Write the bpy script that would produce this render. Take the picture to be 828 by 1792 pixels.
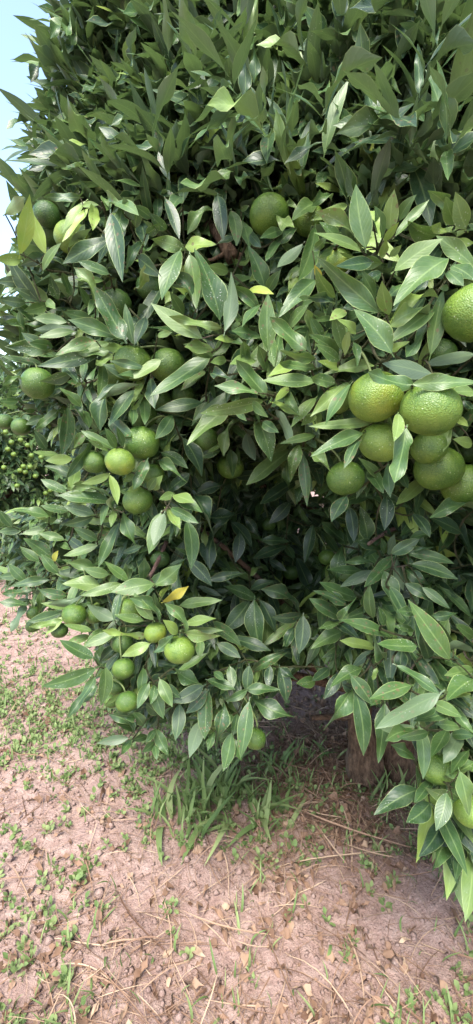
import bpy, math, random
import numpy as np
from mathutils import Vector, Matrix, noise

for _o in list(bpy.data.objects):
    bpy.data.objects.remove(_o)
scn = bpy.context.scene
COL = scn.collection
rng = np.random.default_rng(7)
random.seed(7)

# ------------------------------------------------------------------ camera
CAM_H = 1.40
PITCH = math.radians(12.0)
FPX = 830.0                      # focal length in photograph pixels (828 wide)
cam_data = bpy.data.cameras.new('camera')
cam_data.sensor_fit = 'HORIZONTAL'
cam_data.sensor_width = 36.0
cam_data.lens = 36.0 * FPX / 828.0
cam_data.clip_start = 0.02
cam_data.clip_end = 800.0
cam = bpy.data.objects.new('camera', cam_data)
COL.objects.link(cam)
cam.location = (0, 0, CAM_H)
cam.rotation_euler = (math.radians(90) - PITCH, 0, 0)
scn.camera = cam

# ------------------------------------------------------------------ sky and sun
SUN_EL, SUN_AZ = math.radians(60), math.radians(195)   # azimuth clockwise from +Y (behind the camera)
world = bpy.data.worlds.new('World')
scn.world = world
world.use_nodes = True
wn = world.node_tree
wn.nodes.clear()
w_out = wn.nodes.new('ShaderNodeOutputWorld')
w_bg = wn.nodes.new('ShaderNodeBackground')
w_sky = wn.nodes.new('ShaderNodeTexSky')
w_sky.sky_type = 'NISHITA'
w_sky.sun_disc = False
w_sky.sun_elevation = SUN_EL
w_sky.sun_rotation = SUN_AZ
w_sky.air_density = 1.0
w_sky.dust_density = 2.5
w_sky.ozone_density = 0.6
w_bg.inputs['Strength'].default_value = 0.115
wn.links.new(w_sky.outputs[0], w_bg.inputs['Color'])
wn.links.new(w_bg.outputs[0], w_out.inputs['Surface'])
sun_d = bpy.data.lights.new('sun', 'SUN')
sun_d.energy = 1.5
sun_d.angle = math.radians(24)
sun_d.color = (1.0, 0.96, 0.89)
sun = bpy.data.objects.new('sun', sun_d)
COL.objects.link(sun)
sdir = Vector((math.sin(SUN_AZ) * math.cos(SUN_EL), math.cos(SUN_AZ) * math.cos(SUN_EL), math.sin(SUN_EL)))
sun.rotation_euler = sdir.to_track_quat('Z', 'Y').to_euler()
sun.location = sdir * 30

scn.view_settings.view_transform = 'Standard'
scn.view_settings.look = 'None'
scn.view_settings.exposure = 2.3
scn.view_settings.gamma = 1.0
scn.view_settings.use_curve_mapping = False

# ------------------------------------------------------------------ projection helpers
CP, SP = math.cos(PITCH), math.sin(PITCH)
CAMP = np.array([0, 0, CAM_H])
FWD = np.array([0, CP, -SP])
UPV = np.array([0, SP, CP])
RGT = np.array([1.0, 0, 0])

def at(px, py, d):
    """photograph pixel + depth along the optical axis -> a point of the place (metres)"""
    return CAMP + d * (FWD + RGT * ((px - 414.0) / FPX) + UPV * ((896.0 - py) / FPX))

def proj(P):
    q = np.asarray(P) - CAMP
    d = q @ FWD
    d = np.where(np.abs(d) < 1e-4, 1e-4, d)
    return 414.0 + FPX * (q @ RGT) / d, 896.0 - FPX * (q @ UPV) / d, d

def ground_at(px, py, z=0.0):
    v = FWD + RGT * ((px - 414.0) / FPX) + UPV * ((896.0 - py) / FPX)
    return CAMP + v * ((z - CAM_H) / v[2])

def nrm(v):
    v = np.asarray(v, float)
    return v / (np.linalg.norm(v) + 1e-9)

# ------------------------------------------------------------------ materials
class NT:
    def __init__(self, name):
        self.m = bpy.data.materials.new(name)
        self.m.use_nodes = True
        self.t = self.m.node_tree
        self.t.nodes.clear()
        self.out = self.t.nodes.new('ShaderNodeOutputMaterial')
    def n(self, typ, **kw):
        nd = self.t.nodes.new(typ)
        for k, v in kw.items():
            if k == 'inp':
                for kk, vv in v.items():
                    if hasattr(vv, 'is_linked') or isinstance(vv, bpy.types.NodeSocket):
                        self.t.links.new(vv, nd.inputs[kk])
                    else:
                        nd.inputs[kk].default_value = vv
            else:
                setattr(nd, k, v)
        return nd
    def math(self, op, a, b=0.0, c=None):
        d = {0: a, 1: b}
        if c is not None:
            d[2] = c
        return self.n('ShaderNodeMath', operation=op, inp=d).outputs[0]
    def mix(self, f, a, b):
        nd = self.n('ShaderNodeMix', data_type='RGBA')
        for i, v in ((0, f), (6, a), (7, b)):
            if isinstance(v, bpy.types.NodeSocket):
                self.t.links.new(v, nd.inputs[i])
            else:
                nd.inputs[i].default_value = v if i == 0 else (*v, 1.0)
        return nd.outputs[2]
    def ramp(self, f, stops):
        nd = self.n('ShaderNodeValToRGB')
        el = nd.color_ramp.elements
        while len(el) < len(stops):
            el.new(0.5)
        for e, (p, c) in zip(el, stops):
            e.position = p
            e.color = (*c, 1.0) if len(c) == 3 else c
        self.t.links.new(f, nd.inputs[0])
        return nd.outputs[0]
    def noise(self, scale, detail=3, rough=0.55, vec=None):
        nd = self.n('ShaderNodeTexNoise', inp={'Scale': scale, 'Detail': detail, 'Roughness': rough})
        if vec is not None:
            self.t.links.new(vec, nd.inputs['Vector'])
        return nd.outputs[0]
    def surf(self, sock):
        self.t.links.new(sock, self.out.inputs['Surface'])
        return self.m

def leaf_material(name, source, stops, under, translucency=0.16, rough=0.40, veins=True, gloss=0.40):
    b = NT(name)
    if source == 'object':
        oi = b.n('ShaderNodeObjectInfo')
        sep = b.n('ShaderNodeSeparateColor', inp={0: oi.outputs['Color']})
        tone, rnd = sep.outputs[0], oi.outputs['Random']
    else:
        at_ = b.n('ShaderNodeAttribute', attribute_name='tone')
        sep = b.n('ShaderNodeSeparateColor', inp={0: at_.outputs['Color']})
        tone, rnd = sep.outputs[0], sep.outputs[1]
    pos = b.n('ShaderNodeNewGeometry')
    blot = b.noise(38.0, 3, 0.6, pos.outputs['Position'])
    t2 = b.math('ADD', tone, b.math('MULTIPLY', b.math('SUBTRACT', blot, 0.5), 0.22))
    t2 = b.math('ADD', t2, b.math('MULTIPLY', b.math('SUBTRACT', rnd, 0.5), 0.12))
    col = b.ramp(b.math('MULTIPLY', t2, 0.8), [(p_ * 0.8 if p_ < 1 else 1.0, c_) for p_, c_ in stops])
    uv = b.n('ShaderNodeUVMap').outputs[0]
    sx = b.n('ShaderNodeSeparateXYZ', inp={0: uv})
    au = b.math('ABSOLUTE', b.math('SUBTRACT', sx.outputs[0], 0.5))       # 0 midrib .. 0.5 margin
    bump_in = None
    if veins:
        rib = b.math('SUBTRACT', 1.0, b.n('ShaderNodeMapRange', inp={0: au, 1: 0.008, 2: 0.055}).outputs[0])
        edge = b.n('ShaderNodeMapRange', inp={0: au, 1: 0.462, 2: 0.495}).outputs[0]
        ph = b.math('ADD', b.math('MULTIPLY', sx.outputs[1], 62.0), b.math('MULTIPLY', au, -34.0))
        lat = b.math('POWER', b.math('ADD', b.math('MULTIPLY', b.math('SINE', ph), 0.5), 0.5), 6.0)
        col = b.mix(b.math('MULTIPLY', lat, 0.045), col, (0.30, 0.36, 0.12))
        col = b.mix(b.math('MULTIPLY', rib, 0.30), col, (0.30, 0.42, 0.15))
        col = b.mix(b.math('MULTIPLY', edge, 0.50), col, (0.40, 0.50, 0.18))
        speck = b.n('ShaderNodeTexVoronoi', inp={'Scale': 210.0, 'Vector': pos.outputs['Position']})
        sp = b.math('LESS_THAN', speck.outputs['Distance'], 0.17)
        spm = b.math('MULTIPLY', sp, b.n('ShaderNodeMapRange', inp={0: b.noise(16.0, 2, 0.5, pos.outputs['Position']), 1: 0.52, 2: 0.66}).outputs[0])
        col = b.mix(b.math('MULTIPLY', spm, 0.5), col, (0.55, 0.58, 0.50))
        film = b.n('ShaderNodeMapRange', inp={0: b.noise(60.0, 4, 0.7, pos.outputs['Position']), 1: 0.45, 2: 0.8}).outputs[0]
        col = b.mix(b.math('MULTIPLY', film, 0.10), col, (0.34, 0.40, 0.38))   # thin dust film
        sv_ = b.n('ShaderNodeTexVoronoi', inp={'Scale': 95.0, 'Vector': pos.outputs['Position']})
        scab = b.math('MULTIPLY', b.math('LESS_THAN', sv_.outputs['Distance'], b.math('MULTIPLY', blot, 0.42)), b.math('GREATER_THAN', b.math('FRACT', b.math('MULTIPLY', rnd, 7.0)), 0.80))
        col = b.mix(b.math('MULTIPLY', scab, 0.75), col, (0.13, 0.095, 0.05))                          # scabby spots on some leaves
        bump_in = b.math('ADD', b.math('MULTIPLY', lat, -0.5), b.math('MULTIPLY', blot, 0.8))
    backf = pos.outputs['Backfacing']
    col = b.mix(b.math('MULTIPLY', backf, 0.62), col, under)
    bs = b.n('ShaderNodeBsdfPrincipled', inp={'Base Color': col, 'Roughness': rough, 'Specular IOR Level': gloss})
    if bump_in is not None:
        bp = b.n('ShaderNodeBump', inp={'Strength': 0.18, 'Distance': 0.002, 'Height': bump_in})
        b.t.links.new(bp.outputs[0], bs.inputs['Normal'])
    tcol = b.mix(0.40, col, (0.22, 0.38, 0.05))
    tr = b.n('ShaderNodeBsdfTranslucent', inp={'Color': tcol})
    mx = b.n('ShaderNodeMixShader', inp={0: translucency})
    b.t.links.new(bs.outputs[0], mx.inputs[1])
    b.t.links.new(tr.outputs[0], mx.inputs[2])
    return b.surf(mx.outputs[0])

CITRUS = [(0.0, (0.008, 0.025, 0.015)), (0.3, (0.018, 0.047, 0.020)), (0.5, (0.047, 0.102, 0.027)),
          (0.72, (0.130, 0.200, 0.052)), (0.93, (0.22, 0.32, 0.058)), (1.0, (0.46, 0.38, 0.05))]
UNDER = (0.11, 0.155, 0.095)
M_LEAF = leaf_material('citrus_leaf', 'object', CITRUS, UNDER)
M_FOL = leaf_material('citrus_foliage', 'attr', CITRUS, UNDER)
WEEDS = [(0.0, (0.06, 0.11, 0.03)), (0.5, (0.14, 0.21, 0.07)), (1.0, (0.28, 0.33, 0.14))]
M_WEED = leaf_material('weed_leaf', 'attr', WEEDS, (0.16, 0.24, 0.08), 0.25, 0.6, False, 0.3)
DRYS = [(0.0, (0.10, 0.055, 0.035)), (0.5, (0.24, 0.15, 0.10)), (1.0, (0.52, 0.40, 0.28))]
M_DRY = leaf_material('dry_litter', 'attr', DRYS, (0.30, 0.22, 0.16), 0.05, 0.8, False, 0.2)

def bark_material(name, c0, c1, scale):
    b = NT(name)
    pos = b.n('ShaderNodeNewGeometry').outputs['Position']
    mp = b.n('ShaderNodeMapping', inp={'Vector': pos, 'Scale': (1.0, 1.0, 0.35)})
    n1 = b.noise(scale, 6, 0.65, mp.outputs[0])
    n2 = b.noise(scale * 0.22, 3, 0.5, pos)
    col = b.mix(b.n('ShaderNodeMapRange', inp={0: n1, 1: 0.3, 2: 0.7}).outputs[0], c0, c1)
    col = b.mix(b.n('ShaderNodeMapRange', inp={0: n2, 1: 0.55, 2: 0.75}).outputs[0], col, (0.12, 0.095, 0.07))
    bp = b.n('ShaderNodeBump', inp={'Strength': 1.0, 'Distance': 0.014, 'Height': n1})
    bs = b.n('ShaderNodeBsdfPrincipled', inp={'Base Color': col, 'Roughness': 0.85, 'Specular IOR Level': 0.2, 'Normal': bp.outputs[0]})
    return b.surf(bs.outputs[0])
M_BARK = bark_material('trunk_bark', (0.030, 0.018, 0.011), (0.185, 0.120, 0.078), 75.0)
M_TWIG = bark_material('twig_bark', (0.030, 0.036, 0.016), (0.070, 0.075, 0.030), 120.0)
M_REDTWIG = bark_material('reddish_twig_bark', (0.12, 0.07, 0.06), (0.22, 0.14, 0.11), 120.0)

def peel_material():
    b = NT('mandarin_peel')
    oi = b.n('ShaderNodeObjectInfo')
    tone = b.n('ShaderNodeSeparateColor', inp={0: oi.outputs['Color']}).outputs[0]
    tc = b.n('ShaderNodeTexCoord').outputs['Object']
    off = b.n('ShaderNodeVectorMath', operation='ADD', inp={0: tc, 1: b.n('ShaderNodeCombineXYZ', inp={0: b.math('MULTIPLY', oi.outputs['Random'], 40.0)}).outputs[0]}).outputs[0]
    n1 = b.noise(1.1, 3, 0.5, off)
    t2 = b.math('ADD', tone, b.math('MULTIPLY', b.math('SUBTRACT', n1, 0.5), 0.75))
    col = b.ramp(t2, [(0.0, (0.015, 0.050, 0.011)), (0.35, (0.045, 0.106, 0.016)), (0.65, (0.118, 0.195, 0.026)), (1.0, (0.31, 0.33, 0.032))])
    vor = b.n('ShaderNodeTexVoronoi', inp={'Scale': 21.0, 'Vector': off}, feature='SMOOTH_F1')
    pores = vor.outputs['Distance']
    col = b.mix(b.n('ShaderNodeMapRange', inp={0: pores, 1: 0.0, 2: 0.5, 3: 0.22, 4: 0.0}).outputs[0], col, (0.35, 0.42, 0.08))
    sv = b.n('ShaderNodeTexVoronoi', inp={'Scale': 7.5, 'Vector': off})
    spk = b.math('MULTIPLY', b.math('LESS_THAN', sv.outputs['Distance'], b.math('MULTIPLY', b.noise(9.0, 3, 0.7, off), 0.30)),
                 b.n('ShaderNodeMapRange', inp={0: b.noise(1.6, 2, 0.5, off), 1: 0.48, 2: 0.58}).outputs[0])
    col = b.mix(b.math('MULTIPLY', spk, 0.55), col, (0.50, 0.56, 0.38))
    sc = b.n('ShaderNodeMapRange', inp={0: b.noise(3.2, 6, 0.75, off), 1: 0.64, 2: 0.70}).outputs[0]
    col = b.mix(b.math('MULTIPLY', sc, 0.45), col, (0.22, 0.20, 0.10))        # rind scars
    h = b.math('ADD', pores, b.math('MULTIPLY', b.noise(55.0, 2, 0.5, off), 0.3))
    bp = b.n('ShaderNodeBump', inp={'Strength': 0.62, 'Distance': 0.0015, 'Height': h})
    bs = b.n('ShaderNodeBsdfPrincipled', inp={'Base Color': col, 'Roughness': 0.38, 'Specular IOR Level': 0.45, 'Normal': bp.outputs[0],
                                              'Subsurface Weight': 0.08, 'Subsurface Radius': (0.004, 0.006, 0.001)})
    return b.surf(bs.outputs[0])
M_PEEL = peel_material()

def plain(name, col, rough=0.7):
    b = NT(name)
    n1 = b.noise(90.0, 3)
    c = b.mix(n1, tuple(x * 0.7 for x in col), tuple(min(1, x * 1.25) for x in col))
    bs = b.n('ShaderNodeBsdfPrincipled', inp={'Base Color': c, 'Roughness': rough})
    return b.surf(bs.outputs[0])
M_STALK = plain('green_stalk', (0.10, 0.14, 0.04))

def soil_material():
    b = NT('red_soil')
    pos = b.n('ShaderNodeNewGeometry').outputs['Position']
    n1 = b.noise(2.2, 5, 0.6, pos)
    n2 = b.noise(34.0, 6, 0.7, pos)
    n3 = b.noise(150.0, 4, 0.7, pos)
    col = b.ramp(b.math('ADD', b.math('MULTIPLY', n2, 0.62), b.math('MULTIPLY', n1, 0.45)),
                 [(0.28, (0.15, 0.092, 0.075)), (0.5, (0.33, 0.225, 0.190)), (0.72, (0.48, 0.36, 0.31))])
    col = b.mix(b.n('ShaderNodeMapRange', inp={0: n3, 1: 0.60, 2: 0.72, 3: 0.0, 4: 0.7}).outputs[0], col, (0.50, 0.39, 0.33))
    col = b.mix(b.n('ShaderNodeMapRange', inp={0: n3, 1: 0.28, 2: 0.40, 3: 0.6, 4: 0.0}).outputs[0], col, (0.12, 0.07, 0.055))
    bp = b.n('ShaderNodeBump', inp={'Strength': 0.9, 'Distance': 0.02, 'Height': b.math('ADD', n2, b.math('MULTIPLY', n3, 0.5))})
    bs = b.n('ShaderNodeBsdfPrincipled', inp={'Base Color': col, 'Roughness': 0.95, 'Specular IOR Level': 0.1, 'Normal': bp.outputs[0]})
    return b.surf(bs.outputs[0])
M_SOIL = soil_material()

# ------------------------------------------------------------------ mesh helpers
def mesh_from(name, V, F, mat, uv=None, tone=None, smooth=True):
    """V (n,3), F (m,k) same-size faces, uv per vertex (n,2), tone per vertex (n,2)"""
    V = np.asarray(V, np.float32); F = np.asarray(F, np.int32)
    m = bpy.data.meshes.new(name)
    k = F.shape[1]
    m.vertices.add(len(V)); m.vertices.foreach_set('co', V.ravel())
    m.loops.add(F.size); m.loops.foreach_set('vertex_index', F.ravel())
    m.polygons.add(len(F))
    m.polygons.foreach_set('loop_start', np.arange(0, F.size, k, dtype=np.int32))
    m.polygons.foreach_set('loop_total', np.full(len(F), k, np.int32))
    if uv is not None:
        l = m.uv_layers.new(name='UVMap')
        l.data.foreach_set('uv', np.asarray(uv, np.float32)[F.ravel()].ravel())
    if tone is not None:
        a = m.color_attributes.new('tone', 'FLOAT_COLOR', 'POINT')
        c = np.ones((len(V), 4), np.float32); c[:, :2] = tone
        a.data.foreach_set('color', c.ravel())
    m.update(calc_edges=True)
    m.validate()
    if smooth:
        m.polygons.foreach_set('use_smooth', np.ones(len(m.polygons), bool))
    m.materials.append(mat)
    return m

def obj(name, mesh, parent=None, loc=None):
    o = bpy.data.objects.new(name, mesh)
    COL.objects.link(o)
    if parent is not None:
        o.parent = parent
    if loc is not None:
        o.location = loc
    return o

def empty(name, loc):
    o = bpy.data.objects.new(name, None)
    o.empty_display_size = 0.03
    COL.objects.link(o)
    o.location = loc
    return o

def tag(o, label=None, cat=None, group=None, kind=None):
    if label: o['label'] = label
    if cat: o['category'] = cat
    if group: o['group'] = group
    if kind: o['kind'] = kind
    return o

def tube(points, radii, sides=8, wob=0.0, seed=0.0, cap=True):
    P = [np.asarray(p, float) for p in points]
    V, F, UV = [], [], []
    n = len(P)
    ref = np.array([0.31, 0.2, 0.93])
    for i in range(n):
        tdir = nrm(P[min(i + 1, n - 1)] - P[max(i - 1, 0)])
        a = np.cross(tdir, ref)
        if np.linalg.norm(a) < 0.1:
            a = np.cross(tdir, [1, 0, 0])
        a = nrm(a); b_ = np.cross(tdir, a)
        for s in range(sides):
            th = 2 * math.pi * s / sides
            r = radii[i]
            p = P[i] + r * (math.cos(th) * a + math.sin(th) * b_)
            if wob:
                p = P[i] + (p - P[i]) * (1 + wob * (noise.noise(Vector(tuple(p * 14.0 + seed))) + 0.5 * noise.noise(Vector((p[0] * 60 + seed, p[1] * 60, p[2] * 18)))))
            V.append(p)
    for i in range(n - 1):
        for s in range(sides):
            s2 = (s + 1) % sides
            F.append((i * sides + s, i * sides + s2, (i + 1) * sides + s2, (i + 1) * sides + s))
    if cap:
        for end, base in ((0, 0), (n - 1, (n - 1) * sides)):
            c = len(V); V.append(P[end])
            for s in range(sides):
                s2 = (s + 1) % sides
                F.append((base + s2, base + s, c, c) if end == 0 else (base + s, base + s2, c, c))
    return V, F

def tube_mesh(name, points, radii, mat, sides=8, wob=0.0, seed=0.0, off=(0, 0, 0)):
    V, F = tube(points, radii, sides, wob, seed)
    m = bpy.data.meshes.new(name)
    off = np.asarray(off, float)
    m.from_pydata([tuple(v - off) for v in V], [], [tuple(dict.fromkeys(f)) for f in F])
    m.polygons.foreach_set('use_smooth', np.ones(len(m.polygons), bool))
    m.materials.append(mat)
    return m

def bez(a, b, c, d, n):
    t = np.linspace(0, 1, n)[:, None]
    return (1 - t) ** 3 * a + 3 * (1 - t) ** 2 * t * b + 3 * (1 - t) * t ** 2 * c + t ** 3 * d

RATIO = 0.31
def leaf_template(nseg, nu, fold, arch, wave, phase, bend, skew=0.0, ratio=RATIO, tipp=1.12, basep=0.84):
    """unit-length leaf along +Y, upper side +Z, chord from (0,0,0) to (0,1,0)"""
    ts = np.concatenate([[-0.085], np.linspace(0.0, 1.0, nseg + 1)])
    us = np.linspace(-1, 1, nu)
    tm = basep / (basep + tipp)
    wmax = tm ** basep * (1 - tm) ** tipp
    V, UV, F = [], [], []
    for t in ts:
        tc = min(max(t, 0.0), 1.0)
        w = (tc ** basep * (1 - tc) ** tipp / wmax) * ratio * 0.5
        w = max(w, 0.011 if t <= 0.03 else 0.0015)
        cz = arch * 4 * tc * (1 - tc) * (1 - 0.35 * tc)
        cx = bend * 4 * tc * (1 - tc)
        for u in us:
            f = fold * (1 - 0.55 * tc)
            x = cx + u * w * math.cos(f)
            z = cz + abs(u) * w * math.sin(f) + wave * u * abs(u) * math.sin(7.5 * t + phase) * (w / ratio) * 2 + skew * u * w * tc
            V.append((x, t, z - (0.02 if t < 0 else 0)))
            UV.append((0.5 + 0.5 * u, tc))
    for i in range(len(ts) - 1):
        for j in range(nu - 1):
            a = i * nu + j
            F.append((a, a + 1, a + nu + 1, a + nu))
    return np.array(V), np.array(F), np.array(UV)

def place_leaves(T, base, axis, normal, length, wf, tone, rnd):
    """vectorised copies of template T -> V, F, UV, TONE arrays"""
    Vt, Ft, UVt = T
    n = len(base)
    Y = axis
    X = np.cross(axis, normal); X /= np.linalg.norm(X, axis=1)[:, None] + 1e-9
    Z = np.cross(X, Y)
    L = length[:, None, None]
    V = base[:, None, :] + L * (Vt[None, :, 0:1] * (wf[:, None, None]) * X[:, None, :] + Vt[None, :, 1:2] * Y[:, None, :] + Vt[None, :, 2:3] * Z[:, None, :])
    k = len(Vt)
    F = Ft[None] + (np.arange(n) * k)[:, None, None]
    UV = np.broadcast_to(UVt[None], (n, k, 2))
    TN = np.broadcast_to(np.stack([tone, rnd], 1)[:, None, :], (n, k, 2))
    return V.reshape(-1, 3), F.reshape(-1, Ft.shape[1]), UV.reshape(-1, 2), TN.reshape(-1, 2)

def merge(parts):
    Vs, Fs, Us, Ts = [], [], [], []
    o = 0
    for V, F, U, T in parts:
        Vs.append(V); Fs.append(F + o); Us.append(U); Ts.append(T); o += len(V)
    return np.concatenate(Vs), np.concatenate(Fs), np.concatenate(Us), np.concatenate(Ts)

# ------------------------------------------------------------------ ground
def hz(x, y):
    v = Vector((x, y, 0.0))
    h = 0.035 * noise.noise(v * 1.1) + 0.016 * noise.noise(v * 5.0) + 0.013 * noise.noise(v * 17.0) + 0.009 * noise.noise(v * 43.0)
    dx, dy = x - 0.56, y - 1.62
    return h + 0.05 * math.exp(-(dx * dx + dy * dy) / 0.18)      # soil heaped round the trunk

gx = np.concatenate([-np.geomspace(250, 2.6, 26), np.arange(-2.5, 2.5, 0.022), np.geomspace(2.6, 250, 26)])
gy = np.concatenate([-np.geomspace(250, 0.8, 20), np.arange(-0.6, 0.9, 0.1), np.arange(0.9, 4.2, 0.022), np.geomspace(4.3, 300, 40)])
GX, GY = np.meshgrid(gx, gy)
GZ = np.array([hz(x, y) if abs(x) < 40 and abs(y) < 40 else 0.0 for x, y in zip(GX.ravel(), GY.ravel())])
nx = len(gx)
ii, jj = np.meshgrid(np.arange(len(gy) - 1), np.arange(nx - 1), indexing='ij')
a = (ii * nx + jj).ravel()
ground = obj('ground', mesh_from('ground', np.stack([GX.ravel(), GY.ravel(), GZ], 1), np.stack([a, a + 1, a + nx + 1, a + nx], 1), M_SOIL))
tag(ground, 'reddish bare soil of the orchard floor under the mandarin trees', 'ground', kind='structure')

# ------------------------------------------------------------------ depth of the canopy's face (metres) at places in the picture
DEPTHS = np.array([
 (700,720,.56),(650,420,.60),(640,560,.58),(740,480,.60),(810,400,.62),(470,378,.80),(400,400,.85),(380,560,.74),(320,480,.80),(450,680,.70),
 (550,640,.64),(590,780,.66),(604,860,.76),(210,400,.76),(60,400,.86),(125,416,.86),(60,560,.95),(220,600,.80),(150,640,.86),(240,700,.84),
 (66,671,.92),(37,747,1.30),(100,780,1.0),(220,810,.84),(330,740,.90),(300,900,.84),(170,900,.98),(100,950,1.12),(30,980,1.35),(130,1076,1.06),
 (60,1080,1.38),(250,1030,.95),(314,1137,.90),(220,1228,1.0),(130,1170,.92),(250,1280,1.08),(380,1250,1.05),(450,900,1.38),(400,850,1.12),(520,1000,1.52),
 (430,1080,1.22),(550,1100,1.08),(500,1180,1.1),(650,980,.88),(600,1080,.84),(700,1100,.70),(740,1230,.60),(640,1260,.82),(763,1344,.74),(720,1400,.76),
 (800,1400,.70),(800,960,.84),(740,900,.80),(560,930,1.28),(-200,300,1.2),(100,100,.95),(400,50,.85),(700,100,.66),(1000,300,.62),(1000,700,.58),
 (1000,1100,.66),(1000,1450,.76),(400,-400,1.0),(800,-400,.85),(-150,1000,1.7),(0,-300,1.2)], float)
def depth(px, py):
    px = np.atleast_1d(np.asarray(px, float)); py = np.atleast_1d(np.asarray(py, float))
    r2 = (px[:, None] - DEPTHS[None, :, 0]) ** 2 + (py[:, None] - DEPTHS[None, :, 1]) ** 2 + 300.0
    w = 1.0 / r2 ** 1.6
    return (w * DEPTHS[None, :, 2]).sum(1) / w.sum(1)

# ------------------------------------------------------------------ the fruit: x, y, diameter (photograph px), extra depth, tone, label
G_R = 'green mandarins of the big right-hand cluster'
G_L = 'green mandarins hanging on the left side of the tree'
G_S = 'green mandarins half hidden in the leaves'
G_B = 'green mandarins on the low branches'
FRUITS = [
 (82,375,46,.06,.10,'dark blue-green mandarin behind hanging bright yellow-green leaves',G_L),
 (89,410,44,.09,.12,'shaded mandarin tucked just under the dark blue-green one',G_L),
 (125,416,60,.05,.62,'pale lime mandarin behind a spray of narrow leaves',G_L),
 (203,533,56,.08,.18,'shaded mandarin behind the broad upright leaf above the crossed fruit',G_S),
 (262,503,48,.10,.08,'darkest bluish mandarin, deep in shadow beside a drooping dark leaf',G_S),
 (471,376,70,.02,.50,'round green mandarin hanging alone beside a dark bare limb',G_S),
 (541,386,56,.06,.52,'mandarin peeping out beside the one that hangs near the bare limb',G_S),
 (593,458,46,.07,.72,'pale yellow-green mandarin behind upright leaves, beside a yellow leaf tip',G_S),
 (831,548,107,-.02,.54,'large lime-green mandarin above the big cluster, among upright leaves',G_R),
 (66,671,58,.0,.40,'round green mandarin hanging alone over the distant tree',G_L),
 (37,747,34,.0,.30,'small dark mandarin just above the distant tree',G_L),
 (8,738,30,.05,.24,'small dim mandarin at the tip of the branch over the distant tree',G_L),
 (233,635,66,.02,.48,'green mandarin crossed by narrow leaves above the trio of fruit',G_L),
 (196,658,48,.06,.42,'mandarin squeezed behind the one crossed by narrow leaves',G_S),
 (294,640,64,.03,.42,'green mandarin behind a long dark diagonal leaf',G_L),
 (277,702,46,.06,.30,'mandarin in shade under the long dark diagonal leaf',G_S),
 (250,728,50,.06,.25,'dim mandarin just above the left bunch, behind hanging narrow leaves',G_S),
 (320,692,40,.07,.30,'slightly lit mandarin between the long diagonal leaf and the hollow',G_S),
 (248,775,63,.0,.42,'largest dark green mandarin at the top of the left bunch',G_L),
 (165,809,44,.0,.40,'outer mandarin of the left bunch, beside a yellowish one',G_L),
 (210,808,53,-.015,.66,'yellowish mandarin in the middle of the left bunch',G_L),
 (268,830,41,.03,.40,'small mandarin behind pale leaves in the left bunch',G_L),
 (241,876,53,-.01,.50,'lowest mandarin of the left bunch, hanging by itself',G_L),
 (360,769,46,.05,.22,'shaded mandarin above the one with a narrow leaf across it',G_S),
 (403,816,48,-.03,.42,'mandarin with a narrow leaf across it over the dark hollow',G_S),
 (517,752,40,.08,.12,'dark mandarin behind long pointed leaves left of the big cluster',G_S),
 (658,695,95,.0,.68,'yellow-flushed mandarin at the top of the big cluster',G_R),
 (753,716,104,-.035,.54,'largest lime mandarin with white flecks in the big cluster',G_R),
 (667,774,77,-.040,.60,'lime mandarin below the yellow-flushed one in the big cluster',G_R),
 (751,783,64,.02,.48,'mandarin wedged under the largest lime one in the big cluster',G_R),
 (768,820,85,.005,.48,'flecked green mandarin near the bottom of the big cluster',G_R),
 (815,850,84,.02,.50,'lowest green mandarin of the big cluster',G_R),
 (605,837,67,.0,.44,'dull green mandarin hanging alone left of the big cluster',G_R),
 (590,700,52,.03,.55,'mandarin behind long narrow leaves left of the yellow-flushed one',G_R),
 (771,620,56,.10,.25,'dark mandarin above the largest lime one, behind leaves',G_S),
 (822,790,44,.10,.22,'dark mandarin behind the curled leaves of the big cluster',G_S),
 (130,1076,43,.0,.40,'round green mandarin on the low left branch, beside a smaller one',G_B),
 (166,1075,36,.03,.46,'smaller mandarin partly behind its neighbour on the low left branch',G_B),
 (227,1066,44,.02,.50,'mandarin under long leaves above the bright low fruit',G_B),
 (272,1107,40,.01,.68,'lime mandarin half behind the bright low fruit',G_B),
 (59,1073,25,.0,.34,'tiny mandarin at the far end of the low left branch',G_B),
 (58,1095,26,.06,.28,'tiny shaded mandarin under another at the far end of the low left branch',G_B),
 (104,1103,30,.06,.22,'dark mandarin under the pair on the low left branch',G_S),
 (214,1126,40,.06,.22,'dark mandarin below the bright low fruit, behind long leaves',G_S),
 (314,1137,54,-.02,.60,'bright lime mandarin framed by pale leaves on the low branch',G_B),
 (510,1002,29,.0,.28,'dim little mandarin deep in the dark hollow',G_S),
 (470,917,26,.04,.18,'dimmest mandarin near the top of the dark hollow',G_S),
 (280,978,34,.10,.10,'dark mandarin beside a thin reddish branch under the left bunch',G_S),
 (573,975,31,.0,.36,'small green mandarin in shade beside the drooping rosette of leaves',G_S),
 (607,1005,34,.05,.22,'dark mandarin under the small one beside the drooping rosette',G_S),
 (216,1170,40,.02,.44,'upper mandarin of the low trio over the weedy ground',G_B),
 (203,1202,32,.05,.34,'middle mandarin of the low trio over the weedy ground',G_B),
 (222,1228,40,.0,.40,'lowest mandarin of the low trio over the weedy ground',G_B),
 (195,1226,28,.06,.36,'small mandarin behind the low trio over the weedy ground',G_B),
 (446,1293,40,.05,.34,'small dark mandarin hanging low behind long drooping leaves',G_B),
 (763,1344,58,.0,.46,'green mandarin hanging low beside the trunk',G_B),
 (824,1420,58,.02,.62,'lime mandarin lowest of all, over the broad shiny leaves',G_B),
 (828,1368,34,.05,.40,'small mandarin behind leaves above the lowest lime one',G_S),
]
FR = []
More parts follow.
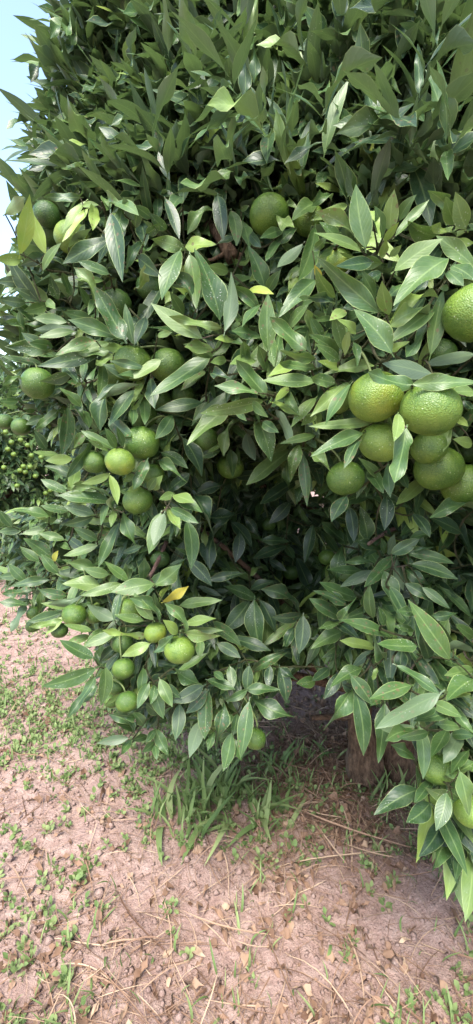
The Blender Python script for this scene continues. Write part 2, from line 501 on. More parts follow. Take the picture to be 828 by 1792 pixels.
for (x, y, dia, dz, tn, lab, grp) in FRUITS:
    d = float(depth(x, y)[0]) + dz
    r = dia * d / FPX / 2
    r = min(max(r, 0.019), 0.036)
    d = r * 2 * FPX / dia if not (0.019 < r < 0.036) else d
    FR.append([x, y, d, r, tn, lab, grp, dia / 2])
# keep the spheres of a cluster apart: a fruit that overlaps a nearer one moves back along the line of sight
for _ in range(30):
    moved = False
    for i in range(len(FR)):
        for j in range(len(FR)):
            if i == j: continue
            A = at(*FR[i][:3]); B = at(*FR[j][:3])
            gap = np.linalg.norm(A - B) - (FR[i][3] + FR[j][3]) * 0.985
            if gap < 0 and FR[i][2] >= FR[j][2]:
                FR[i][2] += 0.004; FR[i][3] = FR[i][7] * FR[i][2] / FPX
                moved = True
    if not moved:
        break

# ------------------------------------------------------------------ traced leaves: base x,y  tip x,y  width  tone, in 828-px enlargements of 280-px tiles
TILES = {
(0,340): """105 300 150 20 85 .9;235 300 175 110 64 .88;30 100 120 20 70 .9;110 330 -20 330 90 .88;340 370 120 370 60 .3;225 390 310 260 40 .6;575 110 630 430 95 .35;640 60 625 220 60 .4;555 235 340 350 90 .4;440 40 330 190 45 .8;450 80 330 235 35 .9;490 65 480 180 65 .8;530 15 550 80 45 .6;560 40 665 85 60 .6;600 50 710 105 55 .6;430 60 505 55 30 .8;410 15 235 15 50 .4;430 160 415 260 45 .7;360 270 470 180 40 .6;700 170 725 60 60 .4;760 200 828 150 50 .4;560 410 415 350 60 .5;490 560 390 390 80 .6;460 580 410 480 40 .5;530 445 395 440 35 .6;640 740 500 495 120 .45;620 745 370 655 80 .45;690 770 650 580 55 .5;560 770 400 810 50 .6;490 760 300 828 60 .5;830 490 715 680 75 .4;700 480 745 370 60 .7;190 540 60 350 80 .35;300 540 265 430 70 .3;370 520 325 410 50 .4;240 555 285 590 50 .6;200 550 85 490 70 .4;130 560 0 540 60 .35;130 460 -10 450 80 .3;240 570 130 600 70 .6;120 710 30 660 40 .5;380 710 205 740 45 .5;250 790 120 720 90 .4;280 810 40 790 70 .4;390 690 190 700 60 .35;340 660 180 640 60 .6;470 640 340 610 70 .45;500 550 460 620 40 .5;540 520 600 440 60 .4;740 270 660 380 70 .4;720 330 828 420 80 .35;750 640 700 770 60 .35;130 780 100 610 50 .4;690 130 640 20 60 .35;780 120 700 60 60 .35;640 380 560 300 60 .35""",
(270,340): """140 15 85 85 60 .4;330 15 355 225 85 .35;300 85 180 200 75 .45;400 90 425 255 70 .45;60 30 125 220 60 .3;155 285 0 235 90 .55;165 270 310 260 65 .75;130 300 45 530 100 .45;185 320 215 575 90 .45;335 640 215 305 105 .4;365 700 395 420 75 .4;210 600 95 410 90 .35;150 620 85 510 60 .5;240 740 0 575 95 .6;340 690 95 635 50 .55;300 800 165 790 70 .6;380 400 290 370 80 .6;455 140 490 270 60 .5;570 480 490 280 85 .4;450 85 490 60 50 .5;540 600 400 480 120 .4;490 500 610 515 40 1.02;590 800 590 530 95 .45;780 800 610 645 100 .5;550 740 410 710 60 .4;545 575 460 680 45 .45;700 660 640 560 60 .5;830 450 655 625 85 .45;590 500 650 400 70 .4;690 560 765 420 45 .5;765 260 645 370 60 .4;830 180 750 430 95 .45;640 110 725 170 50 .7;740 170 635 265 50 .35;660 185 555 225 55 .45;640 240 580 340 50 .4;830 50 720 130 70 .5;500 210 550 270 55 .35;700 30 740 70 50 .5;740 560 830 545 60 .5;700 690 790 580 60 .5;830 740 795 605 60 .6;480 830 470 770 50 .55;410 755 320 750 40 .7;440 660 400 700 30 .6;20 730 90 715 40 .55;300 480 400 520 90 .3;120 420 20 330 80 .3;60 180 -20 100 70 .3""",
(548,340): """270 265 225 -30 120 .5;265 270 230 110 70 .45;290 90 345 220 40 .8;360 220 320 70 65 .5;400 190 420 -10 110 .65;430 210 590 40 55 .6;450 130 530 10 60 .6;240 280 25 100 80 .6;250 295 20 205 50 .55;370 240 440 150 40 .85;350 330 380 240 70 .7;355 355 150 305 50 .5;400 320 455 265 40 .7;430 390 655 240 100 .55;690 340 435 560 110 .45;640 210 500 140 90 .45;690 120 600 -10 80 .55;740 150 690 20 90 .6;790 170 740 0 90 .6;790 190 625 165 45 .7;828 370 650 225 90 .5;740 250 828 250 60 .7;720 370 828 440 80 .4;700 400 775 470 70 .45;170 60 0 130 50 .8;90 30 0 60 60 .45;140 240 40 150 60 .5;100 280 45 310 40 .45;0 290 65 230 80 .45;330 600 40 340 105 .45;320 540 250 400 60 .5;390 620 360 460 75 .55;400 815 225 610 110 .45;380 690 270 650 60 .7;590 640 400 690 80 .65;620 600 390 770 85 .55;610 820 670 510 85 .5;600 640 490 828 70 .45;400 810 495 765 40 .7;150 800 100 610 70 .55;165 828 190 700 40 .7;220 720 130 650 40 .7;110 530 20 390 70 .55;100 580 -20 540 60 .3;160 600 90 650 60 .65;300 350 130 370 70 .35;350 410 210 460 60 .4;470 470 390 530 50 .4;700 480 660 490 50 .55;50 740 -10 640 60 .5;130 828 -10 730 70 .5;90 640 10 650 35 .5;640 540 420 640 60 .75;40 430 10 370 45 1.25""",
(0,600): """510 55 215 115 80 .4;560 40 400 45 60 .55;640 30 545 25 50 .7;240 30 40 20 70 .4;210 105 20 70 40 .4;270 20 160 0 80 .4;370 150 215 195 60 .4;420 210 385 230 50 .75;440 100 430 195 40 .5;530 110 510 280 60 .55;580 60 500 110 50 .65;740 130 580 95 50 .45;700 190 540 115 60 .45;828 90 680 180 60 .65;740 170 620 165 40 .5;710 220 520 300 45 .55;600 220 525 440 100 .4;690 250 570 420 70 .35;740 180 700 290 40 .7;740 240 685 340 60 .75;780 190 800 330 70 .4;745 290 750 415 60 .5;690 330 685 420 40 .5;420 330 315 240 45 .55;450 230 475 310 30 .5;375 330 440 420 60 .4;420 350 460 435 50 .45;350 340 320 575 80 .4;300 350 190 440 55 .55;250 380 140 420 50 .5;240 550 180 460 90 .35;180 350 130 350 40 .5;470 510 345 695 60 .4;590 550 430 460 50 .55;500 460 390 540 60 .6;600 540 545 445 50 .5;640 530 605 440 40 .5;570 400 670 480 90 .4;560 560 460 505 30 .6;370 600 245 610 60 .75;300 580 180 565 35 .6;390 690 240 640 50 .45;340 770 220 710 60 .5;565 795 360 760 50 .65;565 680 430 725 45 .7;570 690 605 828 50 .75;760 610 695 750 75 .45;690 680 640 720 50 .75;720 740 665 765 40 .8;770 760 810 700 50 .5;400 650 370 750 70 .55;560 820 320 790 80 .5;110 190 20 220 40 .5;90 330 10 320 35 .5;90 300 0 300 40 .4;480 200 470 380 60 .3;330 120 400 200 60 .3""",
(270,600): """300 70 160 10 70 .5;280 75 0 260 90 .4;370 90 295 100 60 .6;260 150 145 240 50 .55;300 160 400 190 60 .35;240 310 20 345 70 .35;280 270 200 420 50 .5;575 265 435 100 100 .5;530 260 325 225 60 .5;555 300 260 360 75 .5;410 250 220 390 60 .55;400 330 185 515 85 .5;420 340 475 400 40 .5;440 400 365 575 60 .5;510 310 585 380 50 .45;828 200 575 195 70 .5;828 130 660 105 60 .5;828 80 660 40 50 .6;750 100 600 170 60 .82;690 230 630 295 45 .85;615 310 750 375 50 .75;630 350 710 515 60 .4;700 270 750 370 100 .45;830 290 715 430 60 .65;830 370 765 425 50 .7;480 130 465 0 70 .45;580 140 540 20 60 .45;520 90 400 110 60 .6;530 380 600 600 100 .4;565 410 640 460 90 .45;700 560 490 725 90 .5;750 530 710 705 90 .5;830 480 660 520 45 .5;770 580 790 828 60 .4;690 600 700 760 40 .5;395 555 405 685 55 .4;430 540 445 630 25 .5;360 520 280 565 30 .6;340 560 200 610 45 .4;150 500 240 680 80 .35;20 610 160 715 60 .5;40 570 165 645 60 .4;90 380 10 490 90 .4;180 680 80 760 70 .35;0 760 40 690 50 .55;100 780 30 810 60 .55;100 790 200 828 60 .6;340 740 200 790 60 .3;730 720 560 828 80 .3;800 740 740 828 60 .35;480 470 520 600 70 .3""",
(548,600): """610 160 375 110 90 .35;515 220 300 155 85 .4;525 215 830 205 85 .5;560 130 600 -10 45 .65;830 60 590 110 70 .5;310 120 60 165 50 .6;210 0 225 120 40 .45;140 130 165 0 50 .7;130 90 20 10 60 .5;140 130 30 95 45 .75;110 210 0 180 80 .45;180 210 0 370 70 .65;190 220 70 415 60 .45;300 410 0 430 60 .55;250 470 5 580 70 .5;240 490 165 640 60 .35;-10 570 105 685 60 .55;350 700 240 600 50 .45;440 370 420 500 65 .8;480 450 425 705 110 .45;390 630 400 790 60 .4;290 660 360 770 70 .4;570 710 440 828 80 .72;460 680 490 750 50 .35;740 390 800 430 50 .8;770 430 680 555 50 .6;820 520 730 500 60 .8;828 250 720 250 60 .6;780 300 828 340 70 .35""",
(0,870): """490 20 330 0 70 .55;480 85 340 50 70 .45;350 70 220 45 50 .5;250 100 70 70 40 .5;480 100 335 140 60 .4;610 80 580 0 30 .8;560 20 525 140 40 .55;590 70 575 150 40 .55;640 80 700 240 60 .45;610 140 515 350 60 .5;500 220 390 165 80 .45;500 250 340 300 50 .55;260 310 130 220 70 .5;300 390 220 300 70 .45;540 440 360 345 60 .5;560 400 440 370 60 .55;660 430 550 340 50 .55;660 430 650 345 40 .5;740 430 745 320 60 .4;790 450 590 490 90 .5;620 450 430 505 60 .55;515 460 335 450 75 .7;340 510 210 480 70 .45;440 490 260 550 50 .6;350 570 220 550 40 .6;310 600 155 640 75 .4;320 640 160 670 45 .7;210 490 200 600 40 .6;330 620 240 710 40 .75;470 690 340 660 40 .6;590 630 460 560 70 .6;620 500 590 630 50 .4;820 640 680 530 80 .45;790 630 700 500 60 .5;740 640 600 610 50 .55;755 720 545 690 40 .8;770 760 640 820 70 .8;590 710 440 770 60 .5;480 828 320 745 70 .4;540 690 450 750 60 .6;460 720 350 750 50 .6;180 420 130 360 60 .5;130 430 50 350 60 .5;100 400 0 410 60 .4;130 560 60 690 50 .5;140 560 0 545 45 .4;110 170 0 180 50 .4;60 150 0 70 50 .4;250 430 70 460 50 .45;830 90 775 280 90 .55;420 350 410 280 40 .5;280 330 300 280 30 1.05;200 330 110 260 50 .45;160 480 20 500 50 .4;330 220 210 190 50 .5;230 170 120 190 40 .55""",
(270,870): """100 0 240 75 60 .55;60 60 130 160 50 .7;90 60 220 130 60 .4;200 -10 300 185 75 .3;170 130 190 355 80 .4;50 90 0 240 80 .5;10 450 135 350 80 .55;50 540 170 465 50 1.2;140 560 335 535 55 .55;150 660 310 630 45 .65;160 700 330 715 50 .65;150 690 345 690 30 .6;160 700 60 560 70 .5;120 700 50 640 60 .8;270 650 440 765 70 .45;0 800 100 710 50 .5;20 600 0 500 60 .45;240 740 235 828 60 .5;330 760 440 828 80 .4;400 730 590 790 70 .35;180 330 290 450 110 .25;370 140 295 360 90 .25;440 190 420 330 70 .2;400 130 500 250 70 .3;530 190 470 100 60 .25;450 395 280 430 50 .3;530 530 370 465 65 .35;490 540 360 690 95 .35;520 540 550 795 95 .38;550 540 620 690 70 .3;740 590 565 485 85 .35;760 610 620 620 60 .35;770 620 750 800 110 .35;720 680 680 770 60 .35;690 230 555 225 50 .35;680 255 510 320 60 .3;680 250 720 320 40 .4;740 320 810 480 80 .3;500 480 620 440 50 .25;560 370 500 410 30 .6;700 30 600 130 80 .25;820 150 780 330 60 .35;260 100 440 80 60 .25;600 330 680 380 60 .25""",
(548,870): """170 0 100 120 80 .3;190 60 210 220 70 .25;280 220 245 60 80 .35;380 0 370 160 90 .25;830 70 620 105 75 .45;760 180 600 100 70 .4;520 90 600 200 60 .3;180 240 55 135 70 .35;340 270 225 230 50 .4;370 290 350 215 35 .45;385 290 420 195 45 .4;410 290 545 215 80 .35;500 220 620 190 40 .5;490 280 620 260 40 .45;490 290 715 340 60 .4;520 350 735 420 75 .4;480 370 595 450 60 .45;480 450 630 540 60 .4;570 470 700 570 50 .4;415 310 275 455 80 .42;430 320 465 475 65 .42;480 320 525 360 40 .45;310 360 170 340 50 .4;250 385 85 375 50 .5;310 380 150 460 60 .4;155 250 120 460 60 .4;370 390 440 600 80 .4;400 470 490 640 60 .35;220 520 45 445 75 .42;170 560 10 490 50 .35;135 620 -10 530 80 .45;140 650 220 525 50 .45;310 620 295 460 60 .5;370 660 340 570 40 .5;260 600 270 480 30 .45;150 650 35 680 35 .5;400 720 150 640 70 .5;530 770 345 760 75 .5;150 700 0 780 75 .55;310 780 150 745 60 .75;370 828 310 700 60 .5;700 828 505 550 110 .55;710 750 620 620 80 .45;600 620 740 600 45 .45;540 600 440 590 50 .45;520 690 420 670 40 .55;830 720 745 660 60 .6;828 800 690 770 60 .55;600 828 560 700 80 .4;850 340 795 290 40 .55""",
(0,1170): """490 0 235 85 80 .45;545 0 525 180 80 .5;490 50 360 240 60 .4;500 90 420 180 50 .4;560 20 540 100 50 .45;740 0 720 130 50 .5;770 80 715 200 60 .45;800 90 780 180 70 .5;690 330 570 245 70 .35;700 310 610 290 50 .4;660 360 510 385 50 .45;680 370 630 440 50 .5;760 350 690 370 60 .4;800 320 760 380 50 .45;800 380 740 430 60 .45;740 290 690 230 50 .4;620 140 550 185 30 .8;700 250 600 240 40 .4;800 400 810 470 50 .4;828 230 760 180 60 .35""",
(270,1170): """110 0 245 80 60 .55;30 60 90 190 70 .55;50 90 130 150 50 .4;250 90 100 170 90 .4;0 100 45 250 80 .5;270 110 260 350 90 .42;360 180 320 400 80 .42;490 180 450 445 85 .42;270 120 170 225 70 .35;510 155 715 245 75 .45;480 110 640 110 55 .45;490 -10 480 120 90 .35;390 -10 405 100 80 .4;280 60 410 105 60 .4;480 110 370 165 45 .4;240 270 90 340 70 .4;240 280 185 450 80 .45;400 340 360 520 75 .45;420 370 450 470 50 .4;310 330 280 420 40 .45;340 370 400 340 40 .4;130 190 110 360 80 .35;600 -10 590 100 90 .3;650 0 680 170 80 .3;640 0 740 60 50 .35;830 60 740 75 70 .45;310 20 360 60 60 .4;10 320 70 440 80 .4;400 240 350 310 60 .4;430 240 410 340 50 .35""",
(548,1170): """80 0 0 60 60 .35;250 0 100 90 60 .5;130 30 60 150 90 .25;200 100 60 310 85 .42;220 130 258 430 90 .45;200 40 300 180 90 .35;330 0 310 55 30 .7;370 190 340 470 90 .5;500 90 305 155 85 .5;645 135 345 300 100 .5;440 -10 650 130 60 .4;520 300 345 300 60 .45;540 360 385 375 80 .45;550 300 568 555 72 .5;690 320 615 450 70 .5;760 330 680 480 90 .5;750 300 640 290 60 .5;625 180 760 245 70 .55;690 130 680 100 60 .55;830 60 700 160 100 .5;830 10 690 35 60 .6;740 200 830 330 90 .5;720 345 830 350 60 .45;700 230 530 270 60 .4;830 490 695 545 70 .5;760 540 805 750 85 .6;800 430 720 540 60 .5;760 680 590 620 60 .5;540 630 330 750 90 .4;610 590 530 690 60 .4;640 640 520 690 60 .45;690 650 640 828 140 .4;600 700 490 790 120 .4;720 680 680 740 50 .5;520 460 410 400 60 .4;590 330 450 360 50 .4;630 200 540 250 50 .5;350 160 300 190 40 .45"""}
TR = []       # base px, tip px, width px, tone
for (ox, oy), s in TILES.items():
    for e in s.split(';'):
        v = [float(q) for q in e.split()]
        k = 280.0 / 828.0
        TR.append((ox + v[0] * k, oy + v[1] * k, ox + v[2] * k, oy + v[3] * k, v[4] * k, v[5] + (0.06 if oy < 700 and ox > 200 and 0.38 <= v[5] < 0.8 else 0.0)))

# leaf templates (several shapes of the same kind)
NT_ = 9
T_FINE, T_COARSE = [], []
for i in range(NT_):
    r_ = random.Random(i + 3)
    args = dict(fold=0.95, arch=0.16, wave=0.16, phase=2.0, bend=0.06, skew=0.5) if i == 4 else dict(fold=r_.uniform(0.12, 0.50), arch=r_.uniform(0.0, 0.08), wave=r_.uniform(0.0, 0.09), phase=r_.uniform(0, 6), bend=r_.uniform(-0.03, 0.03), skew=r_.uniform(-0.25, 0.25))
    if i == 7: args.update(arch=-0.10, fold=0.25, wave=0.14)
    T_FINE.append(leaf_template(10, 5, **args))
    T_COARSE.append(leaf_template(5, 3, **args))

TREE = np.array([0.56, 1.60, 0.0])
tree = empty('mandarin_tree', tuple(TREE))
tag(tree, 'big leafy mandarin tree laden with green fruit, dark hollow above its forked trunk', 'tree')

LEAVES = []   # base, axis, normal, length, widthfactor, tone, template, visible size
for i, (bx, by, tx, ty, w, tn) in enumerate(TR):
    r_ = random.Random(i * 13 + 1)
    L2 = math.hypot(tx - bx, ty - by)
    mx_, my_ = 0.55 * bx + 0.45 * tx, 0.55 * by + 0.45 * ty
    d0 = float(depth(mx_, my_)[0]) + r_.uniform(-0.035, 0.012)
    d0 -= 0.030 * min(max((L2 * w - 900.0) / 2200.0, 0.0), 1.0)
    lm = L2 * d0 / FPX
    tilt = r_.uniform(0.05, 0.40)                     # tip leans towards the viewer's side, base sits in the shoot
    full = 0.092
    if lm < 0.055: tilt = max(tilt, min(0.9, math.sqrt(max(0.0, 0.055 ** 2 - lm ** 2)) / max(lm, 1e-3)))
    db, dt = d0 + 0.5 * tilt * lm, d0 - 0.5 * tilt * lm
    # fruit in the way: the leaf passes in front of it, or starts behind it
    shift = 0.0
    for (fx, fy, fd, fr, _t, _l, _g, frp) in FR:
        inb = math.hypot(bx - fx, by - fy) < frp * 0.96
        worst = 0.0; hit = False; back = 0.0
        for s in np.linspace(0, 1, 11):
            sx_, sy_ = bx + (tx - bx) * s, by + (ty - by) * s
            rr = math.hypot(sx_ - fx, sy_ - fy)
            dd = db + (dt - db) * s
            if rr < frp + 0.3 * w:
                hh = fr * math.sqrt(max(0.0, 1 - min(1.0, (rr / frp)) ** 2))
                front = fd - hh - 0.004 - 0.35 * w * d0 / FPX
                worst = max(worst, dd - front); back = max(back, fd + 0.25 * hh + 0.004 - dd); hit = True
        if hit:
            tip_in = math.hypot(tx - fx, ty - fy) < frp
            if inb and not tip_in and math.hypot(bx - fx, by - fy) > frp * 0.78:
                if back > 0: shift = max(shift, back) if shift >= 0 else shift
            elif worst > 0:
                shift = min(shift, -worst)
    shift = max(min(shift, 0.10), -0.12)
    db += shift; dt += shift
    B, Tp = at(bx, by, db), at(tx, ty, dt)
    ax = Tp - B; Ln = np.linalg.norm(ax); ax = ax / Ln
    B = B - ax * (0.035 * Ln); Ln *= 1.11
    view = nrm(CAMP - 0.5 * (B + Tp))
    view = nrm(view - ax * (view @ ax))
    side = np.cross(ax, view)
    wn_ = w * (db + dt) * 0.5 / FPX                   # true projected width wanted
    wf = wn_ / (RATIO * Ln)
    c = r_.uniform(0.72, 0.97)
    if wf / c > 1.45: c = min(1.0, wf / 1.45)
    s_ = math.sqrt(1 - c * c)
    sgn = 1 if (side[2] > 0) else -1
    if abs(side[2]) < 0.25: sgn = 1 if r_.random() < 0.5 else -1; c = max(c, 0.9); s_ = math.sqrt(1 - c * c)
    elif r_.random() < 0.12: sgn = -sgn
    nn = nrm(view * c + side * sgn * s_)
    if r_.random() < 0.07: nn = -nn                   # a few show the pale underside
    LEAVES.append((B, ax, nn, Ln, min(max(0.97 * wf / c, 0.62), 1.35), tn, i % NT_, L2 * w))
order = sorted(range(len(LEAVES)), key=lambda q: -LEAVES[q][7])
single = set(order[:300])
leaf_meshes = [mesh_from('leaf', V, F, M_LEAF, uv=UV) for V, F, UV in T_FINE]
extra = [[] for _ in range(NT_)]
for q, (B, ax, nn, Ln, wf, tn, ti, sz) in enumerate(LEAVES):
    if q in single:
        o = bpy.data.objects.new('leaf', leaf_meshes[ti])
        COL.objects.link(o)
        o.parent = tree
        X = nrm(np.cross(ax, nn)); Z = np.cross(X, ax)
        M = Matrix(((X[0] * Ln * wf, ax[0] * Ln, Z[0] * Ln, B[0] - TREE[0]), (X[1] * Ln * wf, ax[1] * Ln, Z[1] * Ln, B[1] - TREE[1]),
                    (X[2] * Ln * wf, ax[2] * Ln, Z[2] * Ln, B[2] - TREE[2]), (0, 0, 0, 1)))
        o.matrix_local = M
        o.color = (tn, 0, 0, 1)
    else:
        extra[ti].append(q)
parts = []
for ti in range(NT_):
    if extra[ti]:
        qs = [LEAVES[q] for q in extra[ti]]
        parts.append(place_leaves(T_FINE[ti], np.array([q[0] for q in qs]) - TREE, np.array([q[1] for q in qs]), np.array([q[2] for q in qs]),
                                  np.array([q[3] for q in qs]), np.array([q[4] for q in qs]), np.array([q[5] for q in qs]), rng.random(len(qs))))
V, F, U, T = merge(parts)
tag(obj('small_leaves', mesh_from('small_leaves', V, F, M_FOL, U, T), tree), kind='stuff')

# ------------------------------------------------------------------ the rest of the crown: shoots of leaves through its depth
POLY = np.array([(170,-700),(120,0),(60,250),(15,345),(15,400),(-5,480),(-25,560),(-20,620),(10,680),(40,750),(105,800),(125,870),(60,885),(-20,900),(-25,1000),(5,1050),(70,1085),
 (120,1090),(160,1130),(165,1220),(215,1275),(290,1285),(400,1285),(455,1270),(480,1215),(540,1170),(590,1205),(620,1245),(705,1245),(738,1320),(728,1400),(770,1500),(900,1540),(1400,1500),(1400,-700)], float)
def inside(px, py):
    r = np.zeros(len(px), bool)
    n = len(POLY)
    for i in range(n):
        x0, y0 = POLY[i]; x1, y1 = POLY[(i + 1) % n]
        c = ((y0 > py) != (y1 > py)) & (px < (x1 - x0) * (py - y0) / (y1 - y0 + 1e-9) + x0)
        r ^= c
    return r

def shoots(P, outward, nleaf, lmin, lmax, droop, r):
    """leaves radiating from shoot tips P; returns per-leaf base, axis, normal, length"""
    n = len(P)
    B, A, N, L = [], [], [], []
    ref = np.where(np.abs(outward[:, 2:3]) > 0.9, np.array([[1.0, 0, 0]]), np.array([[0, 0, 1.0]]))
    e1 = np.cross(outward, ref); e1 /= np.linalg.norm(e1, axis=1)[:, None]
    e2 = np.cross(outward, e1)
    ph0 = r.random(n) * 6.28
    for k in range(nleaf):
        th = ph0 + k * 2.4 + r.normal(0, 0.25, n)
        tilt = np.clip(0.45 + 0.85 * k / nleaf + r.normal(0, 0.22, n), 0.1, 1.9)
        rad = np.cos(th)[:, None] * e1 + np.sin(th)[:, None] * e2
        ax = np.cos(tilt)[:, None] * outward + np.sin(tilt)[:, None] * rad
        ax[:, 2] -= droop * r.random(n)
        ax /= np.linalg.norm(ax, axis=1)[:, None]
        up = outward * 0.8 + np.array([[0, 0, 0.7]]) + r.normal(0, 0.25, (n, 3))
        nn = up - ax * (up * ax).sum(1)[:, None]
        nn /= np.linalg.norm(nn, axis=1)[:, None] + 1e-9
        B.append(P - outward * (0.011 * k) + rad * 0.003); A.append(ax); N.append(nn)
        L.append(lmin + (lmax - lmin) * r.random(n))
    return np.concatenate(B), np.concatenate(A), np.concatenate(N), np.concatenate(L)

FX = np.array([f[0] for f in FR]); FY = np.array([f[1] for f in FR]); FD = np.array([f[2] for f in FR]); FRR = np.array([f[3] for f in FR]); FPR = np.array([f[7] for f in FR])
def keep(B, A, L, front=0.0):
    ok = np.ones(len(B), bool)
    for s in (0.0, 0.35, 0.7, 1.0):
        Q = B + A * (L * s)[:, None]
        px, py, d = proj(Q)
        infr = (px > -40) & (px < 870) & (py > 320) & (py < 1470)
        D = depth(px, py)
        ok &= (d > 0.3)
        ok &= ~infr | (d > D + front)
        ok &= ~infr | inside(px, py) | (np.linspace(0, 1, len(px)) < 0.0)
        rr = np.hypot(px[:, None] - FX, py[:, None] - FY)
        ok &= ~((rr < FPR * 1.12 + 4) & (d[:, None] < FD + FRR * 1.1)).any(1)
        ok &= Q[:, 2] > 0.06
    return ok

CEN = np.array([0.55, 1.62, 1.30])
# face layer: shoots just behind the traced leaves and the same face beyond the picture's edges
n = 7800
px = rng.uniform(-120, 1250, n); py = rng.uniform(-420, 1500, n)
m = inside(px, py); px, py = px[m], py[m]
th = rng.beta(1.0, 1.6, len(px)) * 0.50
d = depth(px, py) + 0.055 + th
P1 = np.array([at(*q) for q in zip(px, py, d)])
# body of the crown round the trunk
n = 3600
u = rng.normal(size=(n, 3)); u /= np.linalg.norm(u, axis=1)[:, None]
rr = rng.uniform(0.45, 1.0, n) ** 0.6
P2 = CEN + u * rr[:, None] * np.array([1.18, 1.15, 1.22])
P2 = P2[P2[:, 2] > 0.50]
q = proj(P2); P2 = P2[(q[2] > 0.5) & inside(q[0], q[1]) | (q[1] < 300)]
P = np.concatenate([P1, P2])
sky_side = rng.random(len(P))
out = P - CEN + rng.normal(0, 0.28, P.shape); out[:, 2] = out[:, 2] * 0.7 + 0.10
out[:len(P1), 2] = out[:len(P1), 2] * 0.35 + rng.normal(0, 0.12, len(P1))
out[:len(P1)] += np.array([0, -0.75, 0])
out /= np.linalg.norm(out, axis=1)[:, None]
B, A, N, L = shoots(P, out, 10, 0.050, 0.112, 0.55, rng)
ok = keep(B, A, L, 0.028)
B, A, N, L = B[ok], A[ok], N[ok], L[ok]
print('crown leaves', len(B))
tt = np.clip(rng.normal(0.40, 0.12, len(B)), 0.12, 0.9)
young = rng.random(len(B)) < 0.06
tt[young] = rng.uniform(0.65, 0.95, young.sum())
wf = rng.uniform(0.68, 1.0, len(B)); rn = rng.random(len(B))
ti = rng.integers(0, NT_, len(B))
near = proj(B)[2] < 1.15
parts = []
for k in range(NT_):
    for nearflag, TT in ((True, T_FINE), (False, T_COARSE)):
        s = (ti == k) & (near == nearflag)
        if s.any():
            parts.append(place_leaves(TT[k], B[s] - TREE, A[s], N[s], L[s], wf[s], tt[s], rn[s]))
V, F, U, T = merge(parts)
tag(obj('crown', mesh_from('crown', V, F, M_FOL, U, T), tree), 'dense dark green inner foliage of the tree', kind='stuff')

# ------------------------------------------------------------------ trunk, limbs, twigs
def smooth_noise_tube(pts, rad, sides, seed, wob=0.35):
    return tube(pts, rad, sides, wob, seed)
g = ground_at(668, 1372)
def gp(x, y, dz=0.0):
    p = ground_at(x, y); return p
bl, br_ = at(636, 1384, 1.80), at(690, 1384, 1.83)
bl[2], br_[2] = -0.06, -0.06
stemL = [bl, bl + [0.0, 0, .10], bl + [-.004, 0, .20], bl + [-.020, .0, .30], bl + [-.035, .02, .45], bl + [-.10, .03, .75], bl + [-.22, .02, 1.05]]
stemR = [br_, br_ + [0.0, 0, .10], br_ + [.004, 0.0, .20], br_ + [.012, .01, .32], br_ + [.03, .03, .5], br_ + [.08, .06, .85], br_ + [.10, .05, 1.25], br_ + [.12, .0, 1.6]]
def densify(pts, rad, n):
    t = np.linspace(0, len(pts) - 1, n)
    pts = np.array(pts)
    return [np.array([np.interp(q, range(len(pts)), pts[:, k]) for k in range(3)]) for q in t], [np.interp(q, range(len(rad)), rad) for q in t]
for nm, pts, rad, sd in (('trunk', stemL, [.088, .066, .063, .043, .038, .03, .022], 1.0), ('trunk', stemR, [.088, .074, .068, .060, .05, .04, .03, .02], 5.0)):
    p, r_ = densify(pts, rad, 90)
    obj(nm, tube_mesh(nm, p, r_, M_BARK, 36, 0.30, sd, TREE), tree)
# low stub lying out from the fork, as under the leaves
o = obj('limb', tube_mesh('limb', bez(bl + [-.03, 0, .38], bl + [-.10, 0, .36], at(580, 1253, 1.78), at(545, 1256, 1.75), 8), np.linspace(.015, .010, 8), M_BARK, 10, 0.25, 3.0, TREE), tree)
LIMBPTS = []
def limb(a, tgt, r0, r1, n=12, sag=0.12, mat=M_BARK, name='limb', sides=8, wob=0.25):
    a = np.asarray(a, float); tgt = np.asarray(tgt, float)
    v = tgt - a; L = np.linalg.norm(v)
    b = a + v * 0.3 + np.array([0, 0, sag * L]); c = a + v * 0.72 + np.array([rng.normal(0, .04), rng.normal(0, .04), sag * L * 1.1])
    pts = bez(a, b, c, tgt, n)
    obj(name, tube_mesh(name, pts, np.linspace(r0, r1, n), mat, sides, wob, float(rng.random() * 9), TREE), tree)
    LIMBPTS.extend([tuple(p) for p in pts[2:]])
    return pts
topL, topR = stemL[-1], stemR[-2]
forkL, forkR = stemL[4], stemR[4]
midR = stemR[5]
for s_, (x, y, dd) in (('L', (250, 860, .16)), ('L', (300, 1090, .16)), ('L', (120, 1010, .12)), ('L', (230, 1190, .12)), ('L', (380, 1180, .15)), ('R', (720, 1130, .2)), ('R', (760, 1290, .14)),
                       ('R', (660, 950, .2)), ('M', (720, 660, .16)), ('M', (620, 520, .2)), ('M', (430, 640, .22)), ('M', (240, 650, .2)), ('M', (110, 560, .2)), ('M', (110, 780, .2)),
                       ('M', (330, 420, .25)), ('M', (760, 420, .2)), ('M', (130, 400, .2)), ('M', (560, 300, .3))):
    st = {'L': forkL, 'R': forkR, 'M': midR}[s_]
    limb(st, at(x, y, float(depth(x, y)[0]) + dd), .015, .0035, sag=0.10 if s_ == 'M' else 0.05)
limb(topR, at(412, 455, .93), .022, .017, sag=0.10)
limb(at(412, 455, .93), at(352, 385, .97), .015, .010, n=6, sag=0.0)
limb(at(405, 440, .93), at(330, 452, .90), .005, .003, n=6, sag=0.02)
limb(at(720, 915, .98), at(645, 952, .88), .0045, .0035, n=7, sag=0.03, mat=M_REDTWIG)
limb(at(300, 930, 1.1), at(262, 1010, 1.0), .0045, .0035, n=7, sag=0.05, mat=M_REDTWIG)
limb(at(790, 1120, 1.1), at(760, 1000, .95), .006, .004, n=7, sag=0.0, mat=M_REDTWIG)
